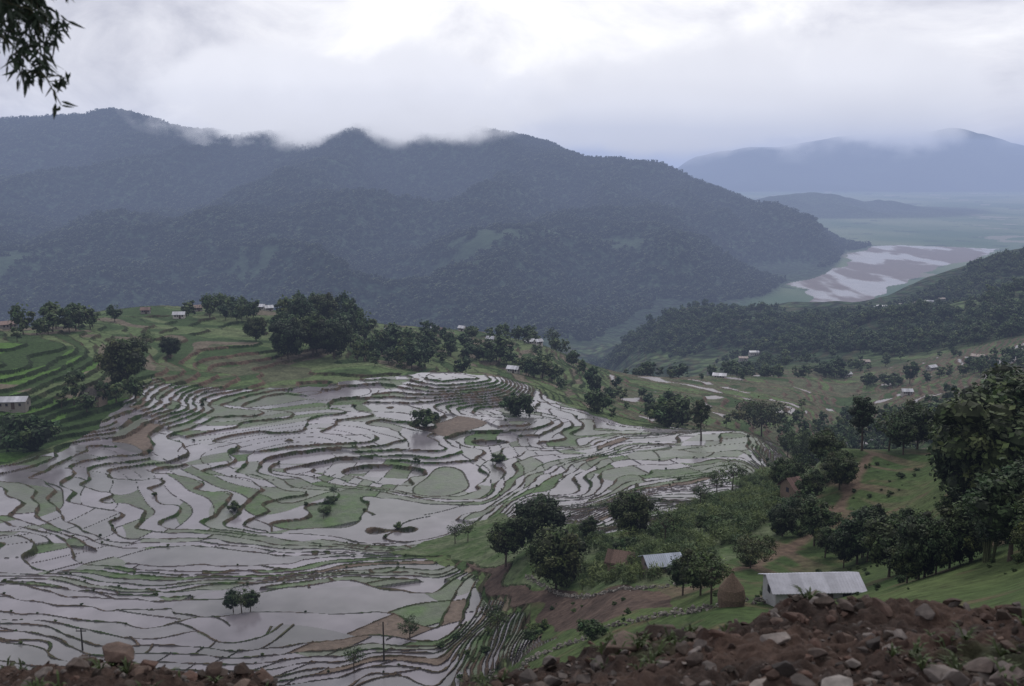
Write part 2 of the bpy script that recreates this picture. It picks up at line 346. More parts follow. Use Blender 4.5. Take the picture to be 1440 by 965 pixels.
# ------------------------------------------------------------------ mesh builder
class MB:
    def __init__(s): s.v = []; s.f = []; s.c = []; s.m = []; s.n = 0
    def add(s, v, f, c, mat=0):
        v = np.asarray(v, float); o = s.n
        s.v.append(v); c = np.asarray(c, float)
        s.c.append(np.broadcast_to(c, (len(v), 3)).copy())
        for q_ in f: s.f.append([int(i) + o for i in q_]); s.m.append(mat)
        s.n += len(v)
    def obj(s, name, mats, smooth=False, link=True):
        me = bpy.data.meshes.new(name)
        V = np.concatenate(s.v); me.from_pydata(V.tolist(), [], s.f)
        at = me.attributes.new('Col', 'FLOAT_COLOR', 'POINT')
        cc = np.concatenate([np.concatenate(s.c), np.ones((len(V), 1))], 1)
        at.data.foreach_set('color', cc.astype(np.float32).ravel())
        for m_ in mats: me.materials.append(m_)
        me.polygons.foreach_set('material_index', np.array(s.m, np.int32))
        if smooth: me.polygons.foreach_set('use_smooth', np.ones(len(s.f), bool))
        me.update()
        ob = bpy.data.objects.new(name, me)
        if link: scene.collection.objects.link(ob)
        return ob
def tube(mb, pts, rad, sides, c, mat=0):
    pts = np.asarray(pts, float); vs = []; 
    for i, p in enumerate(pts):
        d = pts[min(i+1, len(pts)-1)] - pts[max(i-1, 0)]; d /= (np.linalg.norm(d) + 1e-9)
        a = np.cross(d, [0.31, .95, .1]); a /= np.linalg.norm(a); b = np.cross(d, a)
        for k_ in range(sides):
            an = 2 * np.pi * k_ / sides
            vs.append(p + rad[i] * (np.cos(an) * a + np.sin(an) * b))
    fs = []
    for i in range(len(pts)-1):
        for k_ in range(sides):
            fs.append((i*sides+k_, i*sides+(k_+1) % sides, (i+1)*sides+(k_+1) % sides, (i+1)*sides+k_))
    mb.add(vs, fs, c, mat)
def box(mb, lo, hi, c, mat=0):
    x0, y0, z0 = lo; x1, y1, z1 = hi
    v = [(x0,y0,z0),(x1,y0,z0),(x1,y1,z0),(x0,y1,z0),(x0,y0,z1),(x1,y0,z1),(x1,y1,z1),(x0,y1,z1)]
    mb.add(v, [(0,3,2,1),(4,5,6,7),(0,1,5,4),(1,2,6,5),(2,3,7,6),(3,0,4,7)], c, mat)
def leaves(mb, cen, R, nleaf, size, c, mat=1, squash=.8, asp=.55):
    d = rng.normal(size=(nleaf, 3)); d /= np.linalg.norm(d, axis=1)[:, None]
    r = R * rng.uniform(.45, 1.05, nleaf)[:, None]
    p = cen + d * r * np.array([1, 1, squash])
    a = rng.normal(size=(nleaf, 3)); a /= np.linalg.norm(a, axis=1)[:, None]
    nn = d * .8 + np.array([0, 0, .5]) + rng.normal(size=(nleaf, 3)) * .5
    a = np.cross(nn, a); a /= (np.linalg.norm(a, axis=1)[:, None] + 1e-9)
    b = np.cross(nn, a); b /= (np.linalg.norm(b, axis=1)[:, None] + 1e-9)
    sz = size * rng.uniform(.6, 1.3, nleaf)[:, None]
    v = np.stack([p - a*sz, p + b*sz*asp, p + a*sz, p - b*sz*asp], 1).reshape(-1, 3)
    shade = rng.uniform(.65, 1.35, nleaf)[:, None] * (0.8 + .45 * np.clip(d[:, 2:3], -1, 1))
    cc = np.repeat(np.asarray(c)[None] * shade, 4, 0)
    f = np.arange(nleaf * 4).reshape(-1, 4)
    mb.add(v, f, cc, mat)
def blob(mb, cen, rad, c, mat=1, nu=8, nv_=5):
    vs = []; fs = []
    for i in range(nv_ + 1):
        ph = np.pi * i / nv_
        for j in range(nu):
            th = 2*np.pi*j/nu
            r = rng.uniform(.8, 1.15)
            vs.append(cen + np.array([np.sin(ph)*np.cos(th), np.sin(ph)*np.sin(th), np.cos(ph)]) * rad * r)
    for i in range(nv_):
        for j in range(nu): fs.append((i*nu+j, (i+1)*nu+j, (i+1)*nu+(j+1) % nu, i*nu+(j+1) % nu))
    mb.add(vs, fs, c, mat)

def foliage(name, tint=(1, 1, 1), rough=.65):
    m_, nt = newmat(name)
    out = nd(nt, 'ShaderNodeOutputMaterial'); bs = nd(nt, 'ShaderNodeBsdfPrincipled')
    a = nd(nt, 'ShaderNodeAttribute', attribute_name='Col'); oi = nd(nt, 'ShaderNodeObjectInfo')
    cr = nd(nt, 'ShaderNodeValToRGB'); lk(nt, oi.outputs['Random'], cr.inputs[0])
    cr.color_ramp.elements[0].color = (.65*tint[0], .75*tint[1], .72*tint[2], 1); cr.color_ramp.elements[1].color = (1.5*tint[0], 1.35*tint[1], 1.05*tint[2], 1)
    c = mixc(nt, 1.0, a.outputs['Color'], cr.outputs[0], 'MULTIPLY')
    lk(nt, c, bs.inputs['Base Color']); bs.inputs['Roughness'].default_value = rough; bs.inputs['Specular IOR Level'].default_value = .25
    tr_ = nd(nt, 'ShaderNodeBsdfTranslucent'); lk(nt, c, tr_.inputs[0])
    ms = nd(nt, 'ShaderNodeMixShader'); ms.inputs[0].default_value = .22
    lk(nt, bs.outputs[0], ms.inputs[1]); lk(nt, tr_.outputs[0], ms.inputs[2]); lk(nt, ms.outputs[0], out.inputs[0])
    return m_
def plain(name, rough=.85, bump=.02, scale=8, var=.5, spec=.2, metal=0):
    m_, nt = newmat(name)
    out = nd(nt, 'ShaderNodeOutputMaterial'); bs = nd(nt, 'ShaderNodeBsdfPrincipled'); lk(nt, bs.outputs[0], out.inputs[0])
    a = nd(nt, 'ShaderNodeAttribute', attribute_name='Col'); tc = nd(nt, 'ShaderNodeTexCoord')
    no = nd(nt, 'ShaderNodeTexNoise', i_Scale=scale, i_Detail=8.0, i_Roughness=.65); lk(nt, tc.outputs['Object'], no.inputs['Vector'])
    vm = nt.nodes.new('ShaderNodeVectorMath'); vm.operation = 'SCALE'; lk(nt, a.outputs['Color'], vm.inputs[0]); lk(nt, maprange(nt, no.outputs[0], .25, .75, 1-var, 1+var), vm.inputs['Scale'])
    lk(nt, vm.outputs[0], bs.inputs['Base Color']); bs.inputs['Roughness'].default_value = rough; bs.inputs['Specular IOR Level'].default_value = spec; bs.inputs['Metallic'].default_value = metal
    bp = nd(nt, 'ShaderNodeBump', i_Strength=.9, i_Distance=bump); lk(nt, no.outputs[0], bp.inputs['Height']); lk(nt, bp.outputs[0], bs.inputs['Normal'])
    return m_
mLeaf = foliage('foliage'); mBark = plain('bark', .9, .05, 6, .4)
mStone = plain('stone', .85, .012, 14, .55); mSoil = plain('soil', .95, .03, 22, .6)
mWall = plain('plaster', .85, .01, 3, .2); mTin = plain('tin_roofing', .45, .005, 1.5, .22, .5); mThatch = plain('thatch', .95, .05, 9, .5); mWood = plain('timber', .8, .01, 7, .4)

def tree_mesh(name, h, cr, base, ncl, nl, ls, green=(.038,.058,.026), limb=True, inner=True, trunkr=.022, irregular=.35, sides=7):
    mb = MB(); bark = (.07,.055,.04)
    th = base + (h - base) * .55
    lean = rng.normal(size=2) * .04 * h
    pts = [np.array([0, 0, -.6])] + [np.array([lean[0]*f_**1.5, lean[1]*f_**1.5, th*f_]) for f_ in np.linspace(.05, 1, 6)]
    tube(mb, pts, [trunkr*h*1.3] + list(np.linspace(trunkr*h, trunkr*h*.35, 6)), sides, bark)
    cz = (h + base) / 2; rz = (h - base) / 2
    cens = []
    for i in range(ncl):
        for _ in range(30):
            d = rng.normal(size=3); d /= np.linalg.norm(d)
            r = rng.uniform(.25, .9)**.7
            p = np.array([d[0]*cr*r, d[1]*cr*r, cz + d[2]*rz*r*.9])
            p[:2] += lean * .8
            if all(np.linalg.norm(p - c_) > cr * .28 for c_ in cens): break
        cens.append(p)
        R = cr * rng.uniform(.24, .42) * (1 + irregular * rng.normal() * .4)
        R = max(R, .12*cr)
        g = np.array(green) * rng.uniform(.6, 1.55) * np.array([rng.uniform(.85, 1.25), 1, rng.uniform(.8, 1.1)])
        if inner: blob(mb, p, R * .58, g * .45, 1, 6, 4)  # darkened core added to paint in the shade inside the clump
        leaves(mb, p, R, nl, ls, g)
        if limb and i % 2 == 0:
            z0 = th * rng.uniform(.45, .98); f_ = z0 / th
            a = np.array([lean[0]*f_**1.5, lean[1]*f_**1.5, z0]); mid_ = (a + p) / 2 + np.array([0, 0, -.08*h*rng.uniform(0, 1)])
            tube(mb, [a, mid_, p], [trunkr*h*.45, trunkr*h*.28, trunkr*h*.1], 5, bark)
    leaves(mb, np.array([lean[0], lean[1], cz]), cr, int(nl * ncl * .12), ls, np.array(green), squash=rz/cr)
    return mb.obj(name, [mBark, mLeaf])

protos = {}
protos['round'] = (tree_mesh('broadleaf_tree', 10, 4.3, 1.6, 46, 85, .27), 10)
protos['round2'] = (tree_mesh('broadleaf_tree', 10, 3.6, 1.8, 38, 80, .26, green=(.043,.066,.028)), 10)
protos['tall'] = (tree_mesh('tall_tree', 14, 3.2, 3.5, 34, 80, .28, green=(.037,.056,.024), irregular=.8), 14)
protos['sparse'] = (tree_mesh('sparse_tree', 9, 3.6, 2.6, 20, 45, .24, green=(.052,.078,.034), inner=False, irregular=.9), 9)
protos['wide'] = (tree_mesh('spreading_tree', 8, 5.2, 2.4, 34, 60, .28, green=(.045,.060,.03), inner=False), 8)
protos['bush'] = (tree_mesh('shrub', 3.5, 2.4, .1, 20, 60, .22, green=(.046,.075,.028)), 3.5)
protos['lite'] = (tree_mesh('hillside_tree', 9, 3.6, 1.2, 16, 24, .62, green=(.046,.074,.034), limb=False, sides=5), 9)
protos['lite2'] = (tree_mesh('hillside_tree', 9, 3.0, 1.6, 13, 22, .6, green=(.060,.092,.042), limb=False, sides=5), 9)
protos['far'] = (tree_mesh('forest_tree', 9, 4.4, .8, 5, 12, 1.4, green=(.034,.058,.034), limb=False, sides=4), 9)
def bamboo_clump(name, h=9):
    mb = MB()
    for i in range(22):
        a = rng.uniform(0, 2*np.pi); out_ = rng.uniform(.6, 3.2); hh = h * rng.uniform(.65, 1)
        ps = [np.array([np.cos(a)*(.4+out_*f_**2.2), np.sin(a)*(.4+out_*f_**2.2), -.3 + hh*(f_ - .18*f_**4)]) for f_ in np.linspace(0, 1, 8)]
        tube(mb, ps, np.linspace(.07, .02, 8), 4, (.07,.08,.035))
        for p in ps[3:]:
            leaves(mb, p, .75, 26, .24, np.array([.043,.066,.026]) * rng.uniform(.7, 1.3), asp=.25)
    return mb.obj(name, [mBark, mLeaf])
protos['bamboo'] = (bamboo_clump('bamboo_clump'), 9)
def maize(name):
    mb = MB()
    for i in range(14):
        bx, by = rng.uniform(-.9, .9, 2); h = rng.uniform(1.1, 1.7)
        tube(mb, [(bx,by,-.1),(bx,by,h)], [.02,.01], 3, (.09,.12,.04), 1)
        leaves(mb, np.array([bx, by, h*.6]), .4, 9, .28, np.array([.078,.108,.048])*rng.uniform(.8, 1.3), asp=.18, squash=1.4)
    return mb.obj(name, [mBark, mLeaf])
protos['maize'] = (maize('maize_plants'), 1.6)

used = set()
def put(kind, x, y, scale, rz=None, dz=0, sxy=1):
    pr, ph = protos[kind]
    z = float(bil(Hf, x, y)[0])
    if kind in used:
        ob = bpy.data.objects.new(pr.name.split('.')[0], pr.data); scene.collection.objects.link(ob)
    else: ob = pr; used.add(kind)
    ob.location = (x, y, z + dz); ob.rotation_euler = (0, 0, random.uniform(0, 6.28) if rz is None else rz)
    ob.scale = (scale * sxy, scale * sxy, scale); return ob
def tree(kind, u, vb, hpx, y0=45, y1=700, sxy=1):
    x, y = locate(u, vb, y0, y1)
    ph = protos[kind][1]
    put(kind, x, y, hpx * y / F / ph * 1.02, sxy=sxy)
for a in [('round',757,775,88),('round',782,830,98),('round2',711,798,78),('round2',828,762,40),('round',887,758,74),('sparse',935,768,64),
          ('tall',986,618,66),('wide',1071,613,58),('tall',1212,634,86),('sparse',1250,634,66),('bamboo',1124,668,84),
          ('bush',597,601,28),('bush',727,584,34),('bush',838,578,32),('bush',940,600,46),('round',176,545,80),('bush',42,632,56),
          ('round2',328,856,36),('sparse',340,860,46),('round2',352,857,38),('sparse',576,897,46),('sparse',498,945,42),('sparse',776,487,34),
          ('sparse',640,765,34),('sparse',658,762,36),('sparse',700,895,44),('sparse',690,880,40),('sparse',1030,690,50),('sparse',1008,700,48),('sparse',985,715,40),
          ('round2',1205,795,84),('round',1250,812,96),('round2',1300,812,90),('round',1335,800,80),('round2',1275,780,76),('round2',1160,785,50),('round',1180,690,56),('round2',1140,715,60),('round',1100,755,50),('round',1225,765,60),
          ('round2',960,838,66),('round',985,838,74),('sparse',1000,850,86),('tall',1345,640,90),('round',1290,632,72),('round2',1270,640,60),('bush',833,900,30),('bush',880,780,26),('bush',995,745,24),
          ('wide',1055,800,50),('round',240,502,34),('sparse',207,492,34),('round',360,478,38),('sparse',455,728,22),('sparse',470,700,20),('sparse',463,714,20),('bush',460,722,12),('bush',467,706,12),
          ('bush',700,650,14),('sparse',706,652,16),('bush',560,745,10),('bush',330,718,14),
          ('round',405,505,60),('round2',440,500,66),('round',470,505,60),('round2',425,470,54),('round',455,455,46),('round',1160,660,60),('round2',1100,690,50)]:
    tree(*a)
for a in [('round',1400,720,190),('tall',1440,700,190),('round',1370,690,130),('round2',1420,790,150),('bamboo',1390,790,130),('round',1460,640,120),('round2',1365,790,100),('tall',1480,760,220),('bamboo',1345,660,90),('round',1425,650,140),('tall',1405,640,130),('round',1380,650,100),('round2',1440,660,150)]:
    tree(a[0], a[1], a[2], a[3], 50, 160, sxy=1.15)

# ------------------------------------------------------------------ instanced masses
def scatter(name, kind, xs, ys, scl, dz=0.0, squash=None):
    if len(xs) == 0: return
    if kind not in used: put(kind, float(xs[0]), float(ys[0]), float(scl[0]))
    me = bpy.data.meshes.new(name)
    zs = bil(Hf, xs, ys) + dz
    me.vertices.add(len(xs)); me.vertices.foreach_set('co', np.stack([xs, ys, zs], -1).astype(np.float32).ravel())
    sv = np.stack([scl * rng.uniform(.8, 1.2, len(xs)), scl * rng.uniform(.8, 1.2, len(xs)), scl * rng.uniform(.75, 1.25, len(xs))], -1)
    at = me.attributes.new('scl', 'FLOAT_VECTOR', 'POINT'); at.data.foreach_set('vector', sv.astype(np.float32).ravel())
    rv = np.zeros((len(xs), 3)); rv[:, 2] = rng.uniform(0, 6.28, len(xs))
    at = me.attributes.new('rot', 'FLOAT_VECTOR', 'POINT'); at.data.foreach_set('vector', rv.astype(np.float32).ravel())
    me.update()
    ob = bpy.data.objects.new(name, me); scene.collection.objects.link(ob)
    ng = bpy.data.node_groups.new(name + '_nodes', 'GeometryNodeTree')
    ng.interface.new_socket('Geometry', in_out='INPUT', socket_type='NodeSocketGeometry')
    ng.interface.new_socket('Geometry', in_out='OUTPUT', socket_type='NodeSocketGeometry')
    gi = ng.nodes.new('NodeGroupInput'); go = ng.nodes.new('NodeGroupOutput')
    ip = ng.nodes.new('GeometryNodeInstanceOnPoints'); oi = ng.nodes.new('GeometryNodeObjectInfo')
    oi.transform_space = 'ORIGINAL'; oi.inputs['Object'].default_value = protos[kind][0]; oi.inputs['As Instance'].default_value = True
    def na(nm):
        n_ = ng.nodes.new('GeometryNodeInputNamedAttribute'); n_.data_type = 'FLOAT_VECTOR'; n_.inputs['Name'].default_value = nm
        return [o for o in n_.outputs if o.enabled and o.name == 'Attribute'][0]
    er = ng.nodes.new('FunctionNodeEulerToRotation')
    ng.links.new(na('rot'), er.inputs[0]); ng.links.new(er.outputs[0], ip.inputs['Rotation']); ng.links.new(na('scl'), ip.inputs['Scale'])
    ng.links.new(gi.outputs[0], ip.inputs['Points']); ng.links.new(oi.outputs['Geometry'], ip.inputs['Instance']); ng.links.new(ip.outputs[0], go.inputs[0])
    md = ob.modifiers.new('instances', 'NODES'); md.node_group = ng
    return ob
def sample(pg, dens, noise=None, thr=-9, seed=0):
    xs = [p[0] for p in pg]; ys = [p[1] for p in pg]
    A = (max(xs)-min(xs)) * (max(ys)-min(ys)); N = int(A * dens)
    x = rng.uniform(min(xs), max(xs), N); y = rng.uniform(min(ys), max(ys), N)
    k_ = inpoly(x, y, pg)
    if noise: k_ &= fbm(x/noise, y/noise, seed, 2) > thr
    return x[k_], y[k_]
def grove(name, px, dens, kinds, s0, s1, y0, y1, noise=None, thr=-9, seed=0):
    pg = poly(px, y0, y1); x, y = sample(pg, dens, noise, thr, seed)
    if len(x) < 2: print('empty', name); return
    pick = rng.integers(0, len(kinds), len(x))
    for i, kd in enumerate(kinds):
        s_ = pick == i
        if s_.sum(): scatter(name, kd, x[s_], y[s_], rng.uniform(s0, s1, s_.sum()) * np.where(rng.uniform(size=s_.sum()) < .15, 1.35, 1))
K = ['lite', 'lite2']
grove('tree_grove', [(380,500),(395,450),(430,432),(500,445),(520,470),(535,515),(470,505),(400,515)], .024, K, .6, 1.2, 360, 560, 22, -.3, 5)
grove('tree_grove', [(500,520),(545,478),(640,478),(700,500),(800,510),(830,530),(790,548),(700,528),(560,528)], .020, K, .4, 1.1, 350, 600, 30, -.05, 3)
grove('tree_grove', [(290,452),(300,432),(350,432),(360,452)], .02, K, .7, 1.1, 420, 560)
grove('tree_grove', [(-100,478),(0,470),(110,455),(130,470),(60,478),(-100,490)], .02, K, .6, 1.3, 320, 450)
grove('tree_grove', [(110,455),(230,440),(290,443),(240,450),(130,468)], .010, K, .4, 1.1, 380, 560, 24, 0, 6)
grove('tree_grove', [(-80,600),(0,585),(90,560),(140,545),(200,560),(190,585),(110,590),(0,605)], .016, K, .45, .9, 200, 400)
grove('tree_grove', [(560,470),(700,470),(830,490),(830,505),(700,492),(560,482)], .009, K, .4, 1.0, 430, 620)
grove('tree_grove', [(850,600),(960,602),(960,570),(1000,560),(860,545),(800,560)], .011, K, .4, .9, 300, 520, 24, 0, 12)
grove('tree_grove', [(230,520),(290,470),(420,480),(480,520),(700,520),(600,470),(300,445),(140,470),(140,510)], .002, K, .3, .7, 300, 560, 30, 0, 77)
grove('hill_forest', [(828,505),(900,468),(985,433),(1050,436),(1140,440),(1200,443),(1320,405),(1440,357),(1600,335),(1600,520),(1350,505),(1100,500),(850,530)], .022, K, .6, 1.2, 640, 1460, 110, -.3, 8)
grove('hill_forest', [(830,535),(860,500),(1100,505),(1350,500),(1600,500),(1600,560),(1400,560),(1250,545),(1100,540),(900,545)], .014, K, .4, 1.0, 480, 1000, 55, .05, 9)
grove('hill_forest', [(1000,600),(1100,560),(1350,560),(1500,560),(1300,600),(1100,620)], .005, K, .4, .8, 280, 650, 30, .08, 19)
grove('valley_trees', [(1100,620),(1180,595),(1400,565),(1600,560),(1600,600),(1100,640)], .014, K, .5, 1.0, 230, 480)
grove('slope_thicket', [(1090,690),(1170,640),(1200,660),(1170,745),(1080,810),(1000,850),(940,850),(1020,790),(1110,740)], .028, ['round2', 'bush', 'sparse'], .25, .65, 75, 200)
grove('slope_thicket', [(1170,800),(1250,760),(1350,740),(1500,700),(1500,800),(1340,825),(1230,840)], .04, ['round2', 'round', 'bush'], .25, .55, 45, 130)
grove('slope_thicket', [(1350,650),(1500,600),(1500,760),(1390,760),(1340,700)], .035, ['round2', 'round', 'bamboo'], .45, .85, 60, 150)
grove('maize_field', [(740,800),(800,742),(890,760),(950,722),(1060,672),(1130,660),(1100,730),(1000,790),(900,822),(830,832)], .30, ['maize'], .7, 1.2, 70, 260)
grove('hedge_shrubs', [(640,790),(740,850),(860,890),(790,905),(700,850)], .03, ['bush'], .15, .5, 80, 200)
grove('slope_weeds', [(640,790),(760,850),(900,880),(1090,850),(1300,840),(1450,830),(1450,700),(1380,620),(1200,632),(1190,760),(1000,830),(820,850)], .28, ['bush'], .03, .15, 40, 170, 9, .2, 55)
x, y = sample(paddyP, .05, 14, .45, 30)
pk = bil(pe.astype(float), x, y) > .45
x, y = x[pk], y[pk]; scatter('paddy_bank_shrubs', 'bush', x, y, rng.uniform(.08, .30, len(x)))
x, y = sample(paddyP, .10)
pk = bil((edge & inPad).astype(float), x, y) > .6
x, y = x[pk], y[pk]; scatter('bund_grass', 'bush', x, y, rng.uniform(.05, .12, len(x)))
N = 60000
ym = np.sqrt(rng.uniform(1600.**2, 4300.**2, N)); tmn = rng.uniform(-.60, .42, N); xm = ym * tmn
zm = bil(Hf, xm, ym); fo = bil(forest, xm, ym)
ok = (zm > -293) & (fo > .6)
xm, ym = xm[ok], ym[ok]
scatter('mountain_forest', 'far', xm, ym, rng.uniform(1.0, 1.9, len(xm)), dz=-3)

# ------------------------------------------------------------------ buildings
def house(name, x, y, Lx, Wy, Hw, Hr, rz, roofc, wallc, tin=True, detail=True, over=.35, z=None):
    e = bpy.data.objects.new(name, None); scene.collection.objects.link(e)
    z = float(bil(Hf, x, y)[0]) if z is None else z
    e.location = (x, y, z); e.rotation_euler = (0, 0, rz)
    a, b = Lx/2, Wy/2
    mb = MB()
    v = [(-a,-b,-1),(a,-b,-1),(a,b,-1),(-a,b,-1),(-a,-b,Hw),(a,-b,Hw),(a,b,Hw),(-a,b,Hw),(-a,0,Hw+Hr-.03),(a,0,Hw+Hr-.03)]
    mb.add(v, [(0,1,5,4),(2,3,7,6),(1,2,6,9,5),(3,0,4,8,7)], wallc)
    w = mb.obj('walls', [mWall]); w.parent = e
    mb = MB(); n_ = int(Lx / .22) if detail else 12
    sl = Hr / b
    for sgn in (-1, 1):
        xs = np.linspace(-a-over, a+over, n_*2+1); vs = []
        for i, xx in enumerate(xs):
            cz = (.035 if i % 2 else 0) if tin else rng.uniform(-.05, .05)
            vs += [(xx, 0, Hw+Hr+cz+.04), (xx, sgn*(b+over)*.5, Hw+Hr-sl*(b+over)*.5+cz+.03), (xx, sgn*(b+over), Hw+Hr-sl*(b+over)+cz+.03),
                   (xx, sgn*(b+over), Hw+Hr-sl*(b+over)+cz-(.04 if tin else .22))]
        fs = []
        for i in range(len(xs)-1):
            for j in range(3): fs.append((4*i+j, 4*i+4+j, 4*i+5+j, 4*i+1+j))
        cc = []
        pan = [rng.uniform(.65, 1.15) for _ in range(40)]
        for i, xx in enumerate(xs): cc += [np.array(roofc) * pan[int((xx+a+over)/.9) % 40]] * 4
        mb.add(vs, fs, np.array(cc))
    r = mb.obj('roof', [mTin if tin else mThatch]); r.parent = e
    mb = MB(); box(mb, (-.45+a*.2,-b-.05,0), (.45+a*.2,-b+.03,min(1.85,Hw-.1)), (.07,.05,.04))
    d = mb.obj('door', [mWood]); d.parent = e
    mb = MB(); wt = min(1.6, Hw-.25)
    for wx in (-.6, -.2, .65):
        box(mb, (a*wx-.3,-b-.04,.85), (a*wx+.3,-b+.03,wt), (.03,.03,.035)); box(mb, (a*wx-.36,-b-.06,.78), (a*wx+.36,-b+.03,.847), (.2,.15,.1))
    for sg in (-1, 1):
        box(mb, (sg*a-.04,-.3,.85), (sg*a+.04,.3,wt), (.03,.03,.035))
    d = mb.obj('windows', [mWood]); d.parent = e
    return e
x, y = locate(1140, 846, 60, 200)
print('house at', x, y)
house('metal_roofed_house', x, y, 7.8*y/85, 3.2, 1.65, .65, math.radians(3), (.42,.42,.47), (.36,.36,.36))
x, y = locate(876, 800, 80, 220); house('thatched_hut', x, y, 3.4, 3.0, 1.5, .9, math.radians(-20), (.14,.095,.075), (.16,.11,.08), tin=False)
x, y = locate(930, 803, 80, 220); house('tin_roofed_shed', x, y, 4.0, 3.0, 1.4, .7, math.radians(12), (.32,.36,.43), (.14,.11,.09))
x, y = locate(1122, 697, 80, 260); house('thatched_hut', x, y, 4.0, 3.2, 1.8, 1.2, math.radians(25), (.17,.11,.095), (.15,.11,.08), tin=False)
x, y = locate(18, 572, 180, 400); house('tin_roofed_house', x, y, 8, 4, 2.2, .9, .1, (.42,.42,.45), (.2,.18,.16))
x, y = locate(132, 566, 180, 400); house('thatched_hut', x, y, 6, 4, 2.4, 1.6, -.2, (.10,.09,.08), (.2,.16,.12), tin=False)
for (u, v, Lx, br, wl, y0, y1) in [(252,446,5,.6,.6,380,560),(278,436,4,.25,.4,380,560),(366,431,5,.65,.5,400,560),(378,437,4,.55,.5,400,560),(547,470,4,.6,.6,400,620),(556,472,4,.5,.6,400,620),
    (612,466,4,.6,.6,400,620),(622,467,4,.3,.4,400,620),(664,470,4,.5,.5,400,620),(690,480,4,.6,.5,400,620),(744,483,5,.62,.62,400,620),(757,485,4,.55,.6,400,620),(722,524,5,.65,.6,350,620),(650,465,4,.6,.5,400,620),(12,455,6,.2,.3,300,450),
    (1060,500,8,.55,.5,500,1100),(1045,508,7,.3,.4,500,1100),(1012,530,7,.6,.6,450,1100),(1000,527,6,.2,.3,450,1100),(1190,530,6,.5,.5,450,1100),(1275,555,5,.5,.5,350,800),(1215,512,7,.25,.3,450,1100),(1375,505,7,.3,.3,450,1300),
    (1310,520,6,.5,.4,450,1100),
    (1240,435,11,.5,.5,900,1500),(1265,432,11,.3,.3,900,1500),(1285,430,11,.25,.3,900,1500),(1305,428,11,.5,.5,900,1500),(1325,425,10,.3,.3,900,1500),(1225,437,9,.5,.4,900,1500),(205,440,4,.3,.3,380,560)]:
    x, y = locate(u, v, y0, y1)
    rc_ = (br*.85, br*.85, br*.9) if br > .35 else (.16,.10,.08)
    house('village_house', x, y, Lx, Lx*.6, 2.0 if y < 800 else 3.0, 1.0, random.uniform(-.6, .6), rc_, (wl*.7, wl*.65, wl*.6), detail=False)
x, y = locate(1028, 852, 60, 200)
mb = MB(); ps = [(0,0,-.2),(0,0,.8),(0,0,1.5),(0,0,2.1),(0,0,2.7)]; tube(mb, ps, [.95,1.1,.95,.5,.06], 16, (.12,.085,.06))
leaves(mb, np.array([0,0,1.0]), 1.0, 160, .25, (.12,.085,.06), 0, asp=.1)
ob = mb.obj('haystack', [mThatch]); ob.location = (x, y, float(bil(Hf, x, y)[0]))
def pole(u, vb, hpx, arm=True):
    x, y = locate(u, vb, 60, 300); h = hpx * y / F
    mb = MB(); tube(mb, [(0,0,-.5),(0,0,h)], [.13,.09], 8, (.05,.045,.04))
    if arm: box(mb, (-.7,-.05,h-.5), (.7,.05,h-.38), (.05,.045,.04)); 
    for sx in (-.6, 0, .6): tube(mb, [(sx,0,h-.4),(sx,0,h-.15)], [.04,.03], 6, (.2,.2,.2))
    ob = mb.obj('utility_pole', [mWood]); ob.location = (x, y, float(bil(Hf, x, y)[0]))
pole(540, 930, 62, False); pole(116, 912, 36, True)

# ------------------------------------------------------------------ rocks
import bmesh
def hull_rock(npts=16, flat=.6):
    bm = bmesh.new()
    p = rng.normal(size=(npts, 3)); p /= np.linalg.norm(p, axis=1)[:, None]
    p *= np.array([1, rng.uniform(.5, .9), flat * rng.uniform(.5, 1.2)])
    for q_ in p: bm.verts.new(q_)
    bmesh.ops.convex_hull(bm, input=bm.verts)
    loose = [v for v in bm.verts if not v.link_faces]; bmesh.ops.delete(bm, geom=loose, context='VERTS')
    bmesh.ops.bevel(bm, geom=bm.edges[:], offset=.03, segments=1, affect='EDGES')
    V = np.array([v.co[:] for v in bm.verts]); bm.verts.index_update(); Fc = [[v.index for v in f.verts] for f in bm.faces]
    bm.free(); return V, Fc
rocksT = [hull_rock(int(rng.integers(9, 15))) for _ in range(12)]
def rotm(am=.35):
    a = rng.uniform(-1, 1, 3) * np.array([am, am, 3.14]); return np.array(Matrix.Rotation(a[2], 3, 'Z') @ Matrix.Rotation(a[0], 3, 'X') @ Matrix.Rotation(a[1], 3, 'Y'))
rcols = [(.075,.050,.040),(.095,.066,.053),(.078,.066,.060),(.13,.112,.102),(.050,.038,.031),(.092,.072,.062),(.075,.046,.036)]

bt = [-.62,-.50,-.435,-.40,-.35,-.29,-.255,-.23,-.08,-.05,-.01,.03,.10,.17,.25,.275,.31,.35,.41,.46,.50,.56,.75]
bv = [950,945,936,936,952,958,975,1020,1010,972,960,938,906,894,884,868,852,850,848,858,866,850,835]
def bank(x, y):
    t = x / np.maximum(y, .8)
    kc = np.interp(t, bt, [kv(v_) for v_ in bv])
    yc = 4.9 + .35 * perlin(x*.9, x*0, 120)
    zc = kc * yc
    z = np.where(y < yc, -1.72 + (zc + 1.72) * np.clip((y - 2.2) / (yc - 2.2), 0, 1)**.9, zc - (y - yc) * 1.05)
    return z
gx_ = np.linspace(-5.5, 6, 800)[:, None] * np.ones(440)[None]; gy_ = np.ones(800)[:, None] * np.linspace(0.2, 7.6, 440)[None]
bz = bank(gx_, gy_)
bno = .06*perlin(gx_*1.6, gy_*1.6, 130) + .06*np.abs(perlin(gx_*4, gy_*4, 131)) + .04*perlin(gx_*9, gy_*9, 132) + .025*perlin(gx_*22, gy_*22, 133)
bz2 = bz + bno * sm(.5, 2.2, gy_)
OB = np.ones(gx_.shape + (3,))
bcol = mix(C(.034,.024,.020) * OB, C(.070,.046,.036), np.clip(.5 + fbm(gx_*1.5, gy_*1.5, 140, 4), 0, 1))
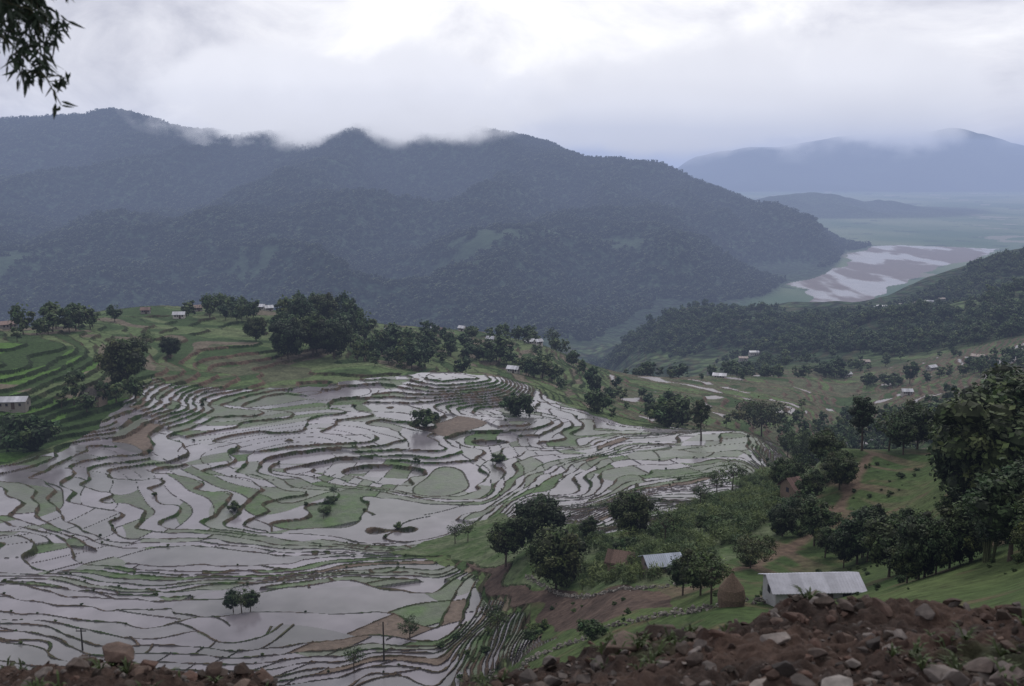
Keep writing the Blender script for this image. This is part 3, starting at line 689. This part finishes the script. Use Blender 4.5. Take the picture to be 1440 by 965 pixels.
gm = np.clip(perlin(gx_*1.2, gy_*1.2, 150) * 3 - .9, 0, .6)
bcol = mix(bcol, C(.033,.046,.021) * OB, gm)
grid_mesh('earth_bank', gx_, gy_, bz2, bcol, None, mSoil, np.ones((799, 439), bool))
def bankz(x, y):
    i = int(np.clip((x + 5.5) / 11.5 * 799, 0, 799)); j = int(np.clip((y - .2) / 7.4 * 439, 0, 439)); return bz2[i, j]
mb = MB()
for i in range(8500):
    y = rng.uniform(2.5, 5.7); x = rng.uniform(-.66, .68) * y
    if -.21*y < x < -.09*y and rng.uniform() < .9: continue
    if perlin(np.array([x*2.2]), np.array([y*2.2]), 160)[0] < -.3: continue
    s_ = float(np.clip(rng.lognormal(-4.3, .75), .005, .075))
    V, Fc = rocksT[rng.integers(12)]
    mb.add((V * s_) @ rotm(.7).T + np.array([x, y, bankz(x, y) + s_*.15]), Fc, np.array(rcols[rng.integers(7)]) * rng.uniform(.5, 1.35))
mb.obj('rubble', [mStone])
def rock(u, v, wpx, y, c=None, lift=.2):
    t, k = bearing(u, v); x = t * y
    s_ = wpx / 2 * y / F
    V, Fc = hull_rock(14, .55); mb = MB()
    mb.add((V * s_) @ rotm().T, Fc, np.array(c or rcols[rng.integers(7)]) * 1.0)
    ob = mb.obj('rock', [mStone]); ob.location = (x, y, bankz(x, y) + s_*lift)
for a in [(875,905,100,4.7,(.095,.07,.056)),(930,890,66,4.8,(.075,.057,.047)),(1090,890,60,4.3,(.19,.165,.15)),(1075,940,54,3.6,(.22,.19,.17)),(1180,950,66,3.4,(.20,.18,.165)),(1230,930,54,3.6,(.15,.128,.113)),
          (1385,905,76,3.9,(.095,.075,.066)),(1420,925,66,3.7,(.12,.097,.088)),(1330,920,54,3.8,(.16,.138,.124)),(165,912,60,4.8,(.10,.07,.057)),(340,945,60,4.4,(.11,.08,.064)),(195,920,40,4.6),(1255,870,36,4.4),(1150,905,36,4.1),(1290,940,46,3.5),(1000,930,40,4.0),
          (820,940,50,4.2),(760,945,44,4.2),(1190,838,40,4.9),(1300,862,40,4.7),(1120,870,46,4.7),(1010,905,36,4.4),(960,920,40,4.3),(670,955,40,4.6),(1440,870,60,4.6),(1160,845,40,4.85),(60,930,44,4.6),(110,935,40,4.5),(270,940,40,4.5),(1130,950,44,3.5),(1360,950,46,3.4),(1240,850,44,4.8),(1100,858,44,4.85)]:
    rock(*a)
mb = MB()
for i in range(420):
    y = rng.uniform(3.3, 5.4); x = rng.uniform(-.6, .62) * y
    if perlin(np.array([x*1.2]), np.array([y*1.2]), 150)[0] < .05: continue
    z = bankz(x, y)
    for j in range(9):
        a = rng.uniform(0, 6.28); l = rng.uniform(.03, .09); w_ = .006
        dx, dy = np.cos(a), np.sin(a)
        p0 = np.array([x, y, z]); p1 = p0 + np.array([dx*l*.5, dy*l*.5, l*.7]); p2 = p0 + np.array([dx*l, dy*l, l*.75]); sd = np.array([-dy, dx, 0]) * w_
        mb.add([p0-sd*.5, p0+sd*.5, p1+sd, p1-sd, p2], [(0,1,2,3),(3,2,4)], np.array([.05,.07,.028]) * rng.uniform(.5, 1.3), 1)
mb.obj('weeds', [mBark, mLeaf])
def stone_wall(px, y0, y1, hh=.5):
    pg = poly(px, y0, y1); mb = MB()
    for (x1, y1_), (x2, y2_) in zip(pg[:-1], pg[1:]):
        Ld = math.hypot(x2-x1, y2_-y1_); 
        for i in range(int(Ld * 10)):
            f_ = rng.uniform(); x = x1+(x2-x1)*f_ + rng.normal()*.16; y = y1_+(y2_-y1_)*f_ + rng.normal()*.16
            s_ = rng.uniform(.12, .3); V, Fc = rocksT[rng.integers(12)]
            mb.add((V*s_) @ rotm().T + np.array([x, y, float(bil(Hf, x, y)[0]) + rng.uniform(0, hh)]), Fc, np.array([.17,.155,.135]) * rng.uniform(.5, 1.35))
    mb.obj('dry_stone_wall', [mStone])
stone_wall([(690,948),(760,925),(820,902),(860,884),(930,868),(1000,858),(1090,850)], 55, 120)
stone_wall([(740,812),(830,840),(930,828),(985,815)], 90, 200, .3)

# ------------------------------------------------------------------ overhanging bamboo
mb = MB()
culm = [(-3.3,4.4,-2.6),(-3.28,4.35,-.8),(-3.2,4.3,.8),(-3.0,4.2,2.0),(-2.5,4.1,2.6)]
tube(mb, culm, [.04,.037,.03,.022,.012], 8, (.10,.13,.05))
def bleaf(p, d, l, w_):
    d = d / np.linalg.norm(d); sd = np.cross(d, rng.normal(size=3)); sd /= np.linalg.norm(sd); sd *= w_
    mb.add([p, p+d*l*.3+sd, p+d*l, p+d*l*.3-sd, p+d*l*.7+sd*.6, p+d*l*.7-sd*.6], [(0,1,4,2,5,3)], np.array([.032,.046,.028]) * rng.uniform(.5, 1.4), 1)
for (s0, e0, cnt) in [((-3.1,4.2,1.35),(-1.86,4.0,.60),50),((-3.1,4.2,1.2),(-1.78,4.0,.50),48),((-3.2,4.3,1.0),(-1.80,4.0,.38),30),((-3.0,4.2,1.6),(-1.74,4.05,.64),54),((-3.1,4.2,1.05),(-1.80,4.0,.30),24),((-2.8,4.1,1.9),(-1.93,4.0,.78),50),((-3.1,4.2,1.2),(-1.86,3.95,.54),50),((-2.8,4.1,1.7),(-1.80,4.0,.74),50),((-2.9,4.1,1.5),(-1.90,4.0,.68),50),((-2.9,4.1,1.8),(-2.0,4.0,.72),50)]:
    s0 = np.array(s0); e0 = np.array(e0)
    ps = [s0 + (e0-s0)*f_ + np.array([0, 0, .16*math.sin(math.pi*f_)]) for f_ in np.linspace(0, 1, 9)]
    tube(mb, ps, np.linspace(.008, .002, 9), 5, (.06,.06,.03))
    for i in range(cnt):
        f_ = rng.uniform(.4, 1.0)**.5; j = f_ * 8; a_ = ps[int(j)]; b_ = ps[min(8, int(j)+1)]; p = a_ + (b_-a_)*(j-int(j))
        tw = p + rng.normal(size=3)*.04
        tube(mb, [p, tw], [.003,.002], 3, (.05,.05,.03))
        for _ in range(9):
            d = np.array([rng.normal()*.7 + .05, rng.normal()*.5, -abs(rng.normal())*.8 - .15])
            bleaf(tw + rng.normal(size=3)*.014, d, rng.uniform(.04, .075), rng.uniform(.005, .009))
mb.obj('overhanging_bamboo', [mBark, mLeaf])

# ------------------------------------------------------------------ haze and clouds
hz, nt = newmat('glowing_haze')
out = nd(nt, 'ShaderNodeOutputMaterial'); ab = nd(nt, 'ShaderNodeVolumeAbsorption'); em = nd(nt, 'ShaderNodeEmission'); ad = nd(nt, 'ShaderNodeAddShader')
SG = 1.15e-4
ab.inputs['Color'].default_value = (0, 0, 0, 1); ab.inputs['Density'].default_value = SG
em.inputs['Color'].default_value = (.37,.45,.69,1); em.inputs['Strength'].default_value = SG  # emission stands in for daylight scattered by the haze
lk(nt, ab.outputs[0], ad.inputs[0]); lk(nt, em.outputs[0], ad.inputs[1]); lk(nt, ad.outputs[0], out.inputs['Volume'])
mb = MB(); box(mb, (-26000, -3000, -900), (26000, 29500, 230), (1, 1, 1)); mb.obj('haze', [hz])
def cloud(u, v, y, rx, ry, rz, seed, D=.03, br=1.0, off=.53, nsc=240):
    m_, nt = newmat('glowing_cloud')
    out = nd(nt, 'ShaderNodeOutputMaterial'); tc = nd(nt, 'ShaderNodeTexCoord')
    ln = nt.nodes.new('ShaderNodeVectorMath'); ln.operation = 'LENGTH'; lk(nt, tc.outputs['Object'], ln.inputs[0])
    mp = nd(nt, 'ShaderNodeMapping'); lk(nt, tc.outputs['Object'], mp.inputs['Vector']); mp.inputs['Scale'].default_value = (rx/nsc, ry/nsc, rz/nsc*1.3); mp.inputs['Location'].default_value = (seed*7.3, seed*3.1, 0)
    no = nd(nt, 'ShaderNodeTexNoise', i_Scale=1.0, i_Detail=4.0, i_Roughness=.6); lk(nt, mp.outputs[0], no.inputs['Vector'])
    a = mathn(nt, 'MULTIPLY', mathn(nt, 'SUBTRACT', .9, ln.outputs['Value']), 1.5)
    b = mathn(nt, 'MULTIPLY', mathn(nt, 'SUBTRACT', no.outputs[0], off), 5.0)
    d = mathn(nt, 'ADD', a, b); edge_ = mathn(nt, 'MULTIPLY', mathn(nt, 'SUBTRACT', 1.0, ln.outputs['Value'], True), 2.6, True)
    d = mathn(nt, 'MULTIPLY', mathn(nt, 'MAXIMUM', d, 0.0), mathn(nt, 'MULTIPLY', edge_, D))
    sz = nt.nodes.new('ShaderNodeSeparateXYZ'); lk(nt, tc.outputs['Object'], sz.inputs[0])
    bf = maprange(nt, sz.outputs[2], -.9, .2, .80, 1.03)  # cloud brightness is its own emission, dimmed towards the bottom
    bf = mathn(nt, 'MULTIPLY', bf, maprange(nt, no.outputs[0], .35, .7, 1.04, .96))
    ab = nd(nt, 'ShaderNodeVolumeAbsorption'); em = nd(nt, 'ShaderNodeEmission'); ad = nd(nt, 'ShaderNodeAddShader')
    ab.inputs['Color'].default_value = (0, 0, 0, 1); lk(nt, d, ab.inputs['Density']); em.inputs['Color'].default_value = (br*.97, br*.97, br*1.02, 1); lk(nt, mathn(nt, 'MULTIPLY', d, bf), em.inputs['Strength'])
    lk(nt, ab.outputs[0], ad.inputs[0]); lk(nt, em.outputs[0], ad.inputs[1]); lk(nt, ad.outputs[0], out.inputs['Volume'])
    t, k = bearing(u, v)
    mb = MB(); vs = []; fs = []; nu, nv_ = 20, 12
    for i in range(nv_+1):
        ph = math.pi*i/nv_
        for j in range(nu): th = 2*math.pi*j/nu; vs.append((math.sin(ph)*math.cos(th), math.sin(ph)*math.sin(th), math.cos(ph)))
    for i in range(nv_):
        for j in range(nu): fs.append((i*nu+j, (i+1)*nu+j, (i+1)*nu+(j+1) % nu, i*nu+(j+1) % nu))
    mb.add(vs, fs, (1, 1, 1)); ob = mb.obj('cloud', [m_], True)
    ob.location = (t*y, y, k*y); ob.scale = (rx, ry, rz)
for c in [(385,138,3850,600,420,240,1),(600,135,3850,560,420,225,2),(1120,135,11300,3300,1500,840,5,.006,.95,.50,1000),(900,165,7500,1500,900,330,6,.006,.93,.50,600)]:
    cloud(*c)

# ------------------------------------------------------------------ world
w = bpy.data.worlds.new('World'); scene.world = w; w.use_nodes = True; nt = w.node_tree; nt.nodes.clear()
out = nd(nt, 'ShaderNodeOutputWorld'); sky = nd(nt, 'ShaderNodeTexSky'); sky.sky_type = 'NISHITA'; sky.sun_disc = False
SE, SA = math.radians(52), math.radians(25)
sky.sun_elevation = SE; sky.sun_rotation = SA
b1 = nd(nt, 'ShaderNodeBackground', i_Strength=.1); lk(nt, sky.outputs[0], b1.inputs[0])
tc = nd(nt, 'ShaderNodeTexCoord')
mp = nd(nt, 'ShaderNodeMapping'); mp.inputs['Scale'].default_value = (1, 1, 1.9); mp.inputs['Location'].default_value = (.35, .2, .1); lk(nt, tc.outputs['Generated'], mp.inputs['Vector'])
no = nd(nt, 'ShaderNodeTexNoise', i_Scale=5.6, i_Detail=9.0, i_Roughness=.58, i_Distortion=.5); lk(nt, mp.outputs[0], no.inputs['Vector'])
def glow(u, v, a, b):
    t, k = bearing(u, v); d = Vector((t, 1, k)).normalized()
    vm = nt.nodes.new('ShaderNodeVectorMath'); vm.operation = 'DOT_PRODUCT'; lk(nt, tc.outputs['Generated'], vm.inputs[0]); vm.inputs[1].default_value = d
    n_ = nt.nodes.new('ShaderNodeMapRange'); n_.interpolation_type = 'SMOOTHSTEP'; lk(nt, vm.outputs['Value'], n_.inputs[0]); n_.inputs[1].default_value = a; n_.inputs[2].default_value = b; return n_.outputs[0]
g = glow(860, 80, math.cos(math.radians(30)), 1.0)
fac = mathn(nt, 'ADD', maprange(nt, no.outputs[0], .32, .68, -.08, .80), mathn(nt, 'MULTIPLY', g, .5), True)
cr = nd(nt, 'ShaderNodeValToRGB'); lk(nt, fac, cr.inputs[0])
cr.color_ramp.elements[0].color = (.46,.46,.53,1); cr.color_ramp.elements[1].color = (1.10,1.08,1.08,1)
e_ = cr.color_ramp.elements.new(.5); e_.color = (.80,.79,.84,1)
b2 = nd(nt, 'ShaderNodeBackground', i_Strength=1.12); lk(nt, cr.outputs[0], b2.inputs[0])
ms = nd(nt, 'ShaderNodeMixShader'); ms.inputs[0].default_value = .93; lk(nt, b1.outputs[0], ms.inputs[1]); lk(nt, b2.outputs[0], ms.inputs[2]); lk(nt, ms.outputs[0], out.inputs[0])
sl = bpy.data.lights.new('sun', 'SUN'); sl.energy = 1.1; sl.angle = math.radians(15); sl.color = (1, .97, .92)
so = bpy.data.objects.new('sun', sl); scene.collection.objects.link(so)
sd = Vector((math.sin(SA)*math.cos(SE), math.cos(SA)*math.cos(SE), math.sin(SE)))
so.rotation_euler = sd.to_track_quat('Z', 'Y').to_euler()

# ------------------------------------------------------------------ camera
cd = bpy.data.cameras.new('camera'); cd.lens = 35; cd.sensor_width = 36; cd.clip_start = .05; cd.clip_end = 60000
cd.dof.use_dof = True; cd.dof.focus_distance = 250; cd.dof.aperture_fstop = 4.5
co = bpy.data.objects.new('camera', cd); scene.collection.objects.link(co); co.rotation_euler = (math.pi/2 - P, 0, 0)
scene.camera = co
